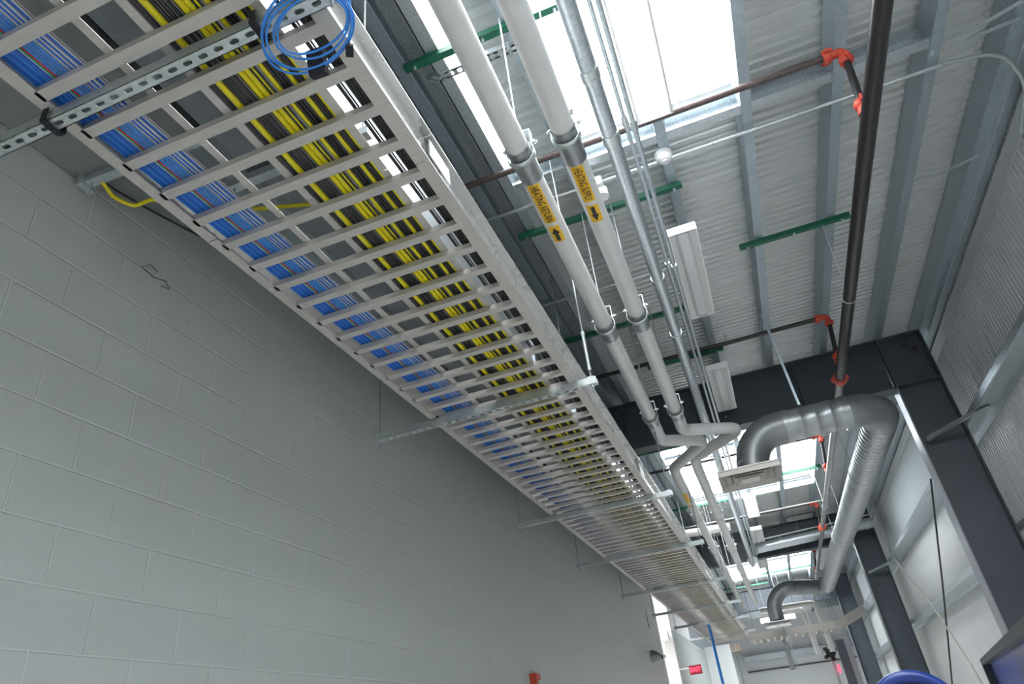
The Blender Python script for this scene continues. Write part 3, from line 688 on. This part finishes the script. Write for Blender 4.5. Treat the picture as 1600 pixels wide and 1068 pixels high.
def branch(Y, x0, lb, m='brown_pipe', xe=1.175, far=False):
    t = thing('sprinkler_branch', lb, 'pipe', (xe, Y, ZBR), 'sprinkler branch pipes with red elbows')
    r = .021
    MB().tube([(x0, Y, ZBR), (xe, Y, ZBR)], r, 16).build('branch_pipe', m, t)
    def cpl(p, d, nm='coupling'):
        p = Vector(p); d = Vector(d).normalized()
        o = MB().tube([p - d * .024, p - d * .012, p + d * .012, p + d * .024], [.033, .041, .041, .033], 18)
        s_ = Vector((0, 1, 0)) if abs(d.y) < .5 else Vector((1, 0, 0))
        o.bar(p - s_ * .056, p + s_ * .056, .024, .024); o.tube([p - s_ * .05 - d * .03, p - s_ * .05 + d * .03], .007, 8).tube([p + s_ * .05 - d * .03, p + s_ * .05 + d * .03], .007, 8)
        o.build(nm, 'red', t)
    cpl((xe, Y, ZBR), (1, 0, 0))
    MB().tube(round_path([(xe + .01, Y, ZBR), (xe + .085, Y, ZBR), (xe + .085, Y, ZBR - .06)], .06), .027, 14).build('elbow', 'red', t)
    xd = xe + .085
    xm = lerp(1.235, 1.19, (Y + 4) / 17)
    cpl((xd, Y, ZBR - .075), (0, 0, 1))
    MB().tube([(xd, Y, ZBR - .08), (xm, Y, ZM + .09)], r, 16).build('drop_pipe', 'black_pipe', t)
    cpl((xm, Y, ZM + .105), (0, 0, 1))
    MB().tube([(xm, Y, ZM + .03), (xm, Y, ZM + .10)], [.040, .028], 14).build('saddle_tee', 'red', t)
    for x in (-.7, .3):
        MB().tube([(x, Y, ZBR), (x, Y, P0)], .004, 6).build('hanger_rod', 'rod_steel', t)
    return t
branch(3.15, -2.2, 'nearest sprinkler branch pipe, ending in red elbows at the top of the picture')
branch(6.35, -2.2, 'second sprinkler branch pipe with red elbow, just in front of the nearest dark beam', 'black_pipe')
branch(9.75, -2.0, 'third sprinkler branch pipe, crossing the second roof light', 'black_pipe')
branch(13.35, -1.9, 'fourth sprinkler branch pipe, red elbow in front of the second dark beam', 'brown_pipe')
branch(17.4, -1.8, 'farthest sprinkler branch pipe with red elbow, beyond the second dark beam', 'brown_pipe')
t = thing('ring_hanger', 'white ring hanger round the black sprinkler main below the free green strut', 'pipe hanger', (1.22, 5.1, ZM))
MB().tube([(1.218 + .052 * math.cos(a * math.pi / 12), 5.1, ZM + .052 * math.sin(a * math.pi / 12)) for a in range(24)], .004, 6, closed=True).build('ring', 'cable_white', t)
MB().tube([(1.218, 5.1, ZM + .052), (1.215, 4.93, P0 - .04)], .004, 6).build('hanger_rod', 'strut_galv', t)
t = thing('ring_hanger', 'ring hanger on the grey sprinkler main near the second column', 'pipe hanger', (1.2, 11.5, ZM))
MB().tube([(1.197 + .044 * math.cos(a * math.pi / 12), 11.5, ZM + .044 * math.sin(a * math.pi / 12)) for a in range(24)], .004, 6, closed=True).build('ring', 'strut_galv', t)
MB().tube([(1.197, 11.5, ZM + .044), (1.197, 11.5, P0 - .04)], .004, 6).build('hanger_rod', 'strut_galv', t)
tag(MB().bar((.69, 6.2, 3.42), (.735, 6.27, 2.44), .022, .022, (0, 1, 0)).build('hanger_bar', 'galv_roof'), 'flat grey hanger bar running from the roof down to the round duct', 'hanger bar')

# ------------------------------------------------------------------ round ducts
def spiral(mb, A, B, r, pitch=.105, n=32, amp=.0035):
    A = Vector(A); B = Vector(B); L_ = (B - A).length; k = int(L_ / pitch); pts = []; rs = []
    for i in range(k):
        for f, h in ((0, 0), (.80, 0), (.86, 1), (.94, 1)):
            pts.append(A.lerp(B, (i + f) / k)); rs.append(r + amp * h)
    pts.append(B); rs.append(r); mb.tube(pts, rs, n); return mb
t = thing('round_duct', 'large round spiral duct with an elbow and square diffuser, left of the nearest column', 'duct', (1.4, 6.5, 2.35))
zc = 2.35; R1 = .148
XE, YX = 1.44, 6.50
spiral(MB(), (.60, YX, zc), (1.13, YX, zc), R1, .115).build('cross_run', 'duct', t)
MB().tube([(.20, YX, 2.02)] + arc((.52, YX, zc - .32), .32, math.pi, math.pi / 2, (1, 0, 0), (0, 0, 1), 10) + [(.60, YX, zc)], R1 + .004, 32).build('down_elbow', 'duct_elbow', t)
MB().tube([(1.12, YX, zc)] + arc((1.12, YX + .34, zc), .34, -math.pi / 2, 0, (1, 0, 0), (0, 1, 0), 12) + [(1.46, 6.92, zc)], R1 + .004, 32).build('side_elbow', 'duct_elbow', t)
spiral(MB(), (1.46, 6.90, zc), (1.24, 16.6, zc), R1, .105, amp=.007).build('long_run', 'duct', t)
for x in (.60, 1.12): MB().tube([(x - .03, YX, zc), (x + .03, YX, zc)], R1 + .009, 32).build('joint_band', 'duct', t)
MB().tube([(.20, YX, 2.09), (.20, YX, 1.985)], R1 + .002, 32).build('collar', 'galv', t)
d = MB(); cx_, cz_ = .07, 1.90
dg = thing_parent = MB()
def ring_plate(mb, cx, cy, z0, z1, a0, a1):
    vs = [(cx + sx * a0, cy + sy * a0 * .92, z0) for sx, sy in ((-1, -1), (1, -1), (1, 1), (-1, 1))] + [(cx + sx * a1, cy + sy * a1 * .92, z1) for sx, sy in ((-1, -1), (1, -1), (1, 1), (-1, 1))]
    mb.add(vs, [(0, 1, 5, 4), (1, 2, 6, 5), (2, 3, 7, 6), (3, 0, 4, 7)])
DX, DY = .14, 6.50
f_ = MB(); f_.box(DX - .27, DX + .27, DY - .26, DY + .26, 1.972, 1.985); ring_plate(f_, DX, DY, 1.972, 1.925, .215, .275); ring_plate(f_, DX, DY, 1.985, 1.925, .272, .278)
df = f_.build('diffuser_frame', 'alu', t)
for a0, a1, z0, z1 in ((.155, .205, 1.968, 1.925), (.09, .145, 1.966, 1.92)):
    q = MB(); ring_plate(q, DX, DY, z0, z1, a0, a1); ring_plate(q, DX, DY, z1, z1 + .003, a1, a1 + .002); q.build('diffuser_blade', 'alu', df)
MB().box(DX - .08, DX + .08, DY - .074, DY + .074, 1.918, 1.922).build('diffuser_blade', 'alu', df)
for y, x in ((8.6, 1.422), (12.0, 1.345)):
    MB().tube([(x + (R1 + .008) * math.cos(a * math.pi / 14), y, zc + (R1 + .008) * math.sin(a * math.pi / 14)) for a in range(28)], .006, 6, closed=True).build('hanger_ring', 'galv', t)
    MB().tube([(x + .1, y, zc + .1), (x + .1, y, P0)], .004, 6).tube([(x - .1, y, zc + .1), (x - .1, y, P0)], .004, 6).build('hanger_rod', 'rod_steel', t)

t = thing('round_duct', 'smaller looking far round duct elbow, dropping beyond the second dark beam', 'duct', (.1, 16.3, 2.3))
spiral(MB(), (.50, 16.6, 2.42), (1.24, 16.9, 2.36), .15, .12).build('cross_run', 'duct_elbow', t)
MB().tube([(.04, 16.5, 1.78)] + arc((.48, 16.55, 1.98), .44, math.pi, math.pi / 2, (1, 0, 0), (0, 0, 1), 10) + [(.52, 16.6, 2.42)], .152, 28).build('down_elbow', 'duct_elbow', t)
f_ = MB(); f_.box(-.22, .30, 16.25, 16.75, 1.76, 1.78); ring_plate(f_, .04, 16.5, 1.76, 1.70, .2, .27); f_.build('diffuser', 'alu_side', t)
for x in (.60, 1.0): MB().tube([(x, 16.7, 2.5), (x, 16.7, 3.63)], .005, 6).build('hanger_rod', 'rod_steel', t)

# far white pipes
t = thing('white_cross_pipe', 'white insulated pipe crossing left to right under the far lamp', 'pipe', (-.4, 10.4, 2.3))
MB().tube([(-.95, 10.3, 2.47), (-.25, 10.4, 2.47)], .055, 20).build('tube', 'pvc_white', t)
t = thing('white_pipe_group', 'far white insulated pipes that turn down beyond the round duct', 'pipe', (.7, 18.0, 2.0))
MB().tube(round_path([(-.3, 18.35, 2.28), (.98, 18.45, 2.28), (1.04, 18.5, 1.2)], .15), .06, 18).build('tube', 'pvc_white', t)
MB().tube(round_path([(-.3, 18.6, 2.20), (.70, 18.62, 2.20), (.72, 18.65, 1.2)], .15), .06, 18).build('tube', 'pvc_white', t)
for x in (.0, .5): MB().tube([(x, 18.35, 2.3), (x, 18.35, 3.63)], .005, 6).build('hanger_rod', 'rod_steel', t)
t = thing('white_duct_box', 'long white box hanging in front of the farthest dark beam', 'box', (.1, 21.7, 2.4))
MB().box(-.4, .55, 21.6, 21.75, 2.35, 2.48).build('body', 'lamp_white', t)
for x in (-.2, .35): MB().tube([(x, 21.68, 2.47), (x, 21.68, 3.63)], .005, 6).build('hanger_rod', 'rod_steel', t)

# ------------------------------------------------------------------ hanging lights
def lamp(x, y0, y1, z, on, lb, w_=.21, top=3.42):
    t = thing('hanging_light', lb, 'light', (x, (y0 + y1) / 2, z), 'hanging strip lights')
    h = w_ / 2
    MB().prism([(-h, 0), (-h + .012, 0), (-.045, .028), (.045, .028), (h - .012, 0), (h, 0), (h, .012), (.055, .062), (-.055, .062), (-h, .012)], (x, y0, z), (x, y1, z)).build('housing', 'lamp_white', t)
    for ya, yb in ((y0 - .004, y0), (y1, y1 + .004)): MB().box(x - h, x + h, ya, yb, z - .002, z + .064).build('end_cap', 'lamp_white', t)
    if on:
        MB().prism([(-.042, 0), (-.03, -.006), (.03, -.006), (.042, 0), (.042, .02), (-.042, .02)], (x, y0 + .03, z + .006), (x, y1 - .03, z + .006)).build('lit_lens', 'lamp_on', t)
    else:
        MB().prism([(-.042, 0), (-.03, -.006), (.03, -.006), (.042, 0), (.042, .02), (-.042, .02)], (x, y0 + .02, z + .006), (x, y1 - .02, z + .006)).build('lens', 'lamp_lens_off', t)
    for y in (y0 + .14, y1 - .14):
        MB().tube([(x - .05, y, z + .06), (x, y, z + .13), (x + .05, y, z + .06)], .0025, 5).tube([(x, y, z + .13), (x, y, top)], .002, 5).build('hanger_wire', 'rod_steel', t)
    return t
lamp(.135, 1.62, 2.87, 3.0, True, 'nearest hanging strip light, brightly lit, at the top of the picture')
lamp(.125, 3.98, 5.20, 3.0, False, 'unlit white hanging strip light above the middle of the picture')
lamp(.135, 6.28, 7.36, 3.0, False, 'unlit white hanging strip light right in front of the nearest dark beam')
lamp(.14, 11.05, 12.3, 3.0, True, 'far hanging strip light, lit, seen below the square diffuser', .2)
lamp(.12, 13.25, 14.35, 3.0, False, 'far unlit hanging strip light in front of the second dark beam')
lamp(.08, 15.6, 16.8, 2.95, False, 'farthest unlit hanging strip light, beyond the second dark beam')
lamp(-.6, -3.2, -1.95, 3.0, True, 'added unseen strip light behind the viewer, brightening the corridor')  # lamp added out of view for more light in the corridor

# ------------------------------------------------------------------ left wall items
t = thing('fire_alarm', 'red fire alarm strobe on the block wall at the bottom edge', 'fire alarm', (-2.25, 6.66, .56))
MB().box(-2.26, -2.20, 6.58, 6.72, .46, .61).build('body', 'red', t)
MB().box(-2.20, -2.185, 6.62, 6.70, .50, .55).build('strobe_lens', 'cable_white', t)
t = thing('wall_sensor', 'small grey cone shaped sensor on the far block wall', 'sensor', (-2.2, 13.4, 1.2))
MB().tube([(-2.26, 13.4, 1.22), (-2.20, 13.4, 1.21), (-2.10, 13.4, 1.19), (-2.07, 13.4, 1.18)], [.10, .10, .05, .04], 14).build('housing', 'grey_pipe', t)
MB().tube([(-2.07, 13.4, 1.18), (-2.05, 13.4, 1.175)], .03, 10).build('lens', 'black', t)
t = thing('wall_frame_sign', 'small pale framed notice at the far end of the block wall', 'sign', (-2.25, 13.9, 1.95))
MB().box(-2.26, -2.245, 13.75, 14.1, 1.72, 2.05).build('frame', 'alu_side', t); MB().box(-2.246, -2.242, 13.79, 14.06, 1.76, 2.01).build('sheet', 'alu', t)
t = thing('exit_sign', 'glowing red EXIT sign at the end of the left wall', 'sign', (-1.9, 16.5, 1.1))
MB().box(-2.02, -1.76, 16.5, 16.56, 1.02, 1.20).build('housing', 'exit_face', t)
cu = bpy.data.curves.new('txt', 'FONT'); cu.body = 'EXIT'; cu.size = .125; cu.align_x = 'CENTER'; cu.align_y = 'CENTER'; cu.offset = .003
o = bpy.data.objects.new('txt', cu); col.objects.link(o); me = bpy.data.meshes.new_from_object(o); bpy.data.objects.remove(o)
MB().add([(-1.89 + v.co.x * .9, 16.495, 1.11 + v.co.y) for v in me.vertices], [tuple(p.vertices) for p in me.polygons]).build('lettering', 'exit_glow', t)
MB().box(-2.26, -2.02, 16.52, 16.54, 1.15, 1.17).build('bracket', 'lamp_white', t)
tag(MB().tube([(-1.28, 14.95, 1.76), (-1.26, 14.93, 1.70), (-1.26, 14.93, 1.4), (-1.255, 14.93, -H + .02)], .028, 8).build('hanging_blue_cable', 'cable_blue_light'), 'thick blue cable bundle dropping from the far ladder to the floor', 'cable')
t = thing('cardboard_box', 'small brown box fixed to the white block by the far left wall', 'box', (-1.35, 23.4, 1.9))
MB().box(-1.498, -1.20, 23.22, 23.6, 1.88, 2.10).build('body', 'cardboard', t); MB().box(-1.37, -1.33, 23.218, 23.6, 1.88, 2.102).build('tape', 'cable_tan', t)
t = thing('door_surround_box', 'white box mounted in the white side opening', 'box', (-2.5, 16.3, 1.9))
MB().box(-3.2, -2.3, 16.3, 16.55, 1.75, 1.95).build('body', 'lamp_white', t)
tag(MB().box(-2.45, -2.25, 15.0, 15.10, 1.3, 1.36).build('door_closer', 'grey_pipe'), 'small dark bracket on the white opening', 'bracket')

# cross run at the far end
t = thing('cable_ladder', 'cross run of cable ladder at the far end, stepping up to the right wall', 'cable ladder', (.5, 17.5, 1.6), 'cable ladder sections end to end')
MB().box(-.66, 1.24, 17.2, 17.215, 1.56, 1.70).build('side_rail', 'alu', t); MB().box(-.66, 1.24, 18.1, 18.115, 1.56, 1.70).build('side_rail', 'alu', t)
for i in range(12): MB().box(-.6 + i * .152, -.56 + i * .152, 17.215, 18.1, 1.565, 1.59).build('rung', 'alu_side', t)
MB().prism([(-.07, 0), (.07, 0), (.07, .012), (-.07, .012)], (1.24, 17.21, 1.63), (1.85, 17.21, 1.86), (0, -1, 0)).build('riser_rail', 'alu', t)
MB().prism([(-.07, 0), (.07, 0), (.07, .012), (-.07, .012)], (1.24, 18.11, 1.63), (1.85, 18.11, 1.86), (0, -1, 0)).build('riser_rail', 'alu', t)
for i in range(6): MB().box(-.2 + i*.25, -.12 + i * .25, 17.23, 18.08, 1.66, 1.69).build('cable', 'cable_yellow' if i == 5 else 'cable_tan', t)
for x, lb in ((.12, 'rod trapeze at the middle of the far cross ladder run'), (1.22, 'rod trapeze at the right end of the far cross ladder run')):
    t = thing('trapeze_hanger', lb, 'hanger', (x, 17.6, 1.52), 'trapeze hangers under the cable ladder')
    MB().box(x - .02, x + .02, 17.05, 18.25, 1.518, 1.559).build('slotted_channel', 'strut_galv', t)
    for y in (17.1, 18.2): MB().tube([(x, y, 1.50), (x, y, 3.62)], .007, 6).build('threaded_rod', 'rod_steel', t)

# end wall fittings
t = thing('end_wall_girt', 'galvanized girt across the far white end wall', 'girt', (0, 25.9, 1.9))
MB().box(-1.3, XR - .02, 25.82, 26.0, 1.72, 1.90).build('channel', 'galv', t)
tag(MB().box(-1.3, XR - .02, 25.9, 26.0, 3.0, 3.25).build('end_wall_girt', 'galv'), 'upper galvanized girt across the far white end wall', 'girt')
tag(MB().box(-1.3, XR - .02, 25.95, 26.0, 1.42, 1.46).build('end_wall_rail', 'brown_pipe'), 'thin brown rail line across the far end wall', 'rail')
t = thing('square_drop_duct', 'narrow flat duct dropping in front of the far end wall', 'duct', (.1, 20, 1.3))
MB().box(.02, .14, 19.95, 20.07, 1.02, 1.72).build('drop', 'duct_elbow', t); MB().box(-.06, .22, 19.9, 20.12, 1.72, 1.82).build('head', 'alu_side', t)
MB().tube([(.20, 20, 1.0), (.20, 20, 3.64)], .012, 6).build('rod', 'galv', t)
t = thing('cable_cluster', 'black cluster of fittings high beside the far right columns', 'fitting', (1.0, 19.0, 1.2))
MB().sphere((1.0, 19.0, 1.22), .12, 10).build('housing', 'black', t)
for dx, dz in ((-.09, .09), (.1, .05), (.02, -.14), (-.12, -.08)): MB().sphere((1.0 + dx, 18.93, 1.22 + dz), .055, 8).build('lobe', 'black', t)
MB().box(.97, 1.03, 19.0, 19.06, -H, 1.2).build('post', 'steel_edge', t)
MB().box(1.06, 1.10, 18.9, 19.0, .78, .95).build('glowing_red_tag', 'exit_glow', t)  # small red part made to glow with the exit sign's emissive material
t = thing('steel_post', 'grey steel post standing left of the far columns', 'post', (1.5, 19.4, -H))
MB().box(1.40, 1.52, 19.4, 19.52, -H, 1.5).build('shaft', 'steel_edge', t); MB().box(1.2, 1.40, 19.42, 19.5, -H, 1.5).build('web', 'steel_dark', t)

# ------------------------------------------------------------------ bottom right: blue drum and screen
t = thing('blue_drum', 'round blue rimmed drum at the bottom edge, right of centre', 'drum', (.375, 3.0, -H))
cx, cz = .372, -.058
rr = []
def disc(y, r0, r1, nm, m, y2):
    MB().tube([(cx, y, cz), (cx, y2, cz)], [r0, r1], 48).build(nm, m, t)
MB().tube([(cx + .142 * math.cos(a * math.pi / 32), 3.0, cz + .142 * math.sin(a * math.pi / 32)) for a in range(64)], .020, 12, closed=True).build('rim', 'drum_blue', t)
disc(3.02, .130, .130, 'end_plate', 'drum_grey', 3.03)
MB().tube([(cx + .112 * math.cos(a * math.pi / 32), 3.012, cz + .112 * math.sin(a * math.pi / 32)) for a in range(64)], .007, 8, closed=True).build('inner_ring', 'drum_blue', t)
disc(3.03, .15, .15, 'body', 'drum_blue', 3.40)
MB().box(cx - .03, cx + .03, 3.15, 3.25, -H, cz - .14).box(cx - .14, cx + .14, 3.06, 3.36, -H, -H + .03).build('stand', 'steel_dark', t)
t = thing('framed_screen', 'dark framed blue display at the bottom right corner', 'display', (.3, 1.3, -H))
a = Vector((.395, 1.90, 0)); b_ = Vector((.222, .75, 0)); dr = (b_ - a).normalized(); nrm = Vector((-1, .15, 0)).normalized()
def slab(s0, s1, z0, z1, d0, d1, nm, m):
    vs = []
    for s_ in (s0, s1):
        for d_ in (d0, d1):
            for z in (z0, z1): vs.append(a + dr * s_ + nrm * d_ + Vector((0, 0, z)))
    return MB().add(vs, [(0, 1, 3, 2), (4, 6, 7, 5), (0, 4, 5, 1), (2, 3, 7, 6), (0, 2, 6, 4), (1, 5, 7, 3)]).build(nm, m, t)
SL = (b_ - a).length; ZS = .066
slab(0, SL, ZS - .012, ZS, -.03, .0, 'top_frame', 'screen_frame'); slab(0, .022, ZS - .62, ZS - .012, -.03, .0, 'side_frame', 'screen_frame')
slab(SL - .03, SL, ZS - .62, ZS - .012, -.03, .0, 'side_frame', 'screen_frame'); slab(0.03, SL - .03, ZS - .62, ZS - .59, -.03, .0, 'bottom_frame', 'screen_frame')
def blue_mat():
    m = bpy.data.materials.new('night_blue'); m.use_nodes = True; nt = m.node_tree; b = nt.nodes['Principled BSDF']; b.inputs['Roughness'].default_value = .25
    tc = nt.nodes.new('ShaderNodeTexCoord')
    n = nt.nodes.new('ShaderNodeTexNoise'); n.inputs['Scale'].default_value = 9; nt.links.new(tc.outputs['Object'], n.inputs[0])
    r = nt.nodes.new('ShaderNodeValToRGB'); r.color_ramp.elements[0].position = .35; r.color_ramp.elements[0].color = (.006, .004, .03, 1); r.color_ramp.elements[1].position = .68; r.color_ramp.elements[1].color = (.004, .018, .20, 1)
    nt.links.new(n.outputs[0], r.inputs[0])
    v = nt.nodes.new('ShaderNodeTexVoronoi'); v.inputs['Scale'].default_value = 70; nt.links.new(tc.outputs['Object'], v.inputs[0])
    r2 = nt.nodes.new('ShaderNodeValToRGB'); r2.color_ramp.elements[0].position = .06; r2.color_ramp.elements[0].color = (.5, .55, .9, 1); r2.color_ramp.elements[1].position = .12; r2.color_ramp.elements[1].color = (0, 0, 0, 1)
    nt.links.new(v.outputs[0], r2.inputs[0])
    mx = nt.nodes.new('ShaderNodeMix'); mx.data_type = 'RGBA'; mx.blend_type = 'ADD'; mx.inputs[0].default_value = 1
    nt.links.new(r.outputs[0], mx.inputs[6]); nt.links.new(r2.outputs[0], mx.inputs[7]); nt.links.new(mx.outputs[2], b.inputs['Base Color'])
    nt.links.new(mx.outputs[2], b.inputs['Emission Color']); b.inputs['Emission Strength'].default_value = .25
    MT['night_blue'] = m
blue_mat()
slab(.022, SL - .03, ZS - .59, ZS - .012, -.02, -.014, 'display_surface', 'night_blue')
slab(SL / 2 - .03, SL / 2 + .03, -H, ZS - .62, -.05, -.02, 'stand_post', 'screen_frame'); slab(SL / 2 - .25, SL / 2 + .25, -H, -H + .03, -.2, .15, 'stand_foot', 'screen_frame')

# ------------------------------------------------------------------ unseen area light added to brighten the side opening
ld = bpy.data.lights.new('side_opening_light', 'AREA'); ld.shape = 'RECTANGLE'; ld.size = 1.2; ld.size_y = 2.2; ld.energy = 160; ld.color = (1, .98, .95)
lo = bpy.data.objects.new('side_opening_light', ld); col.objects.link(lo); lo.location = (-3.2, 15.7, 3.4 + H)
for o in list(bpy.data.objects):
    if '_o' in o: del o['_o']
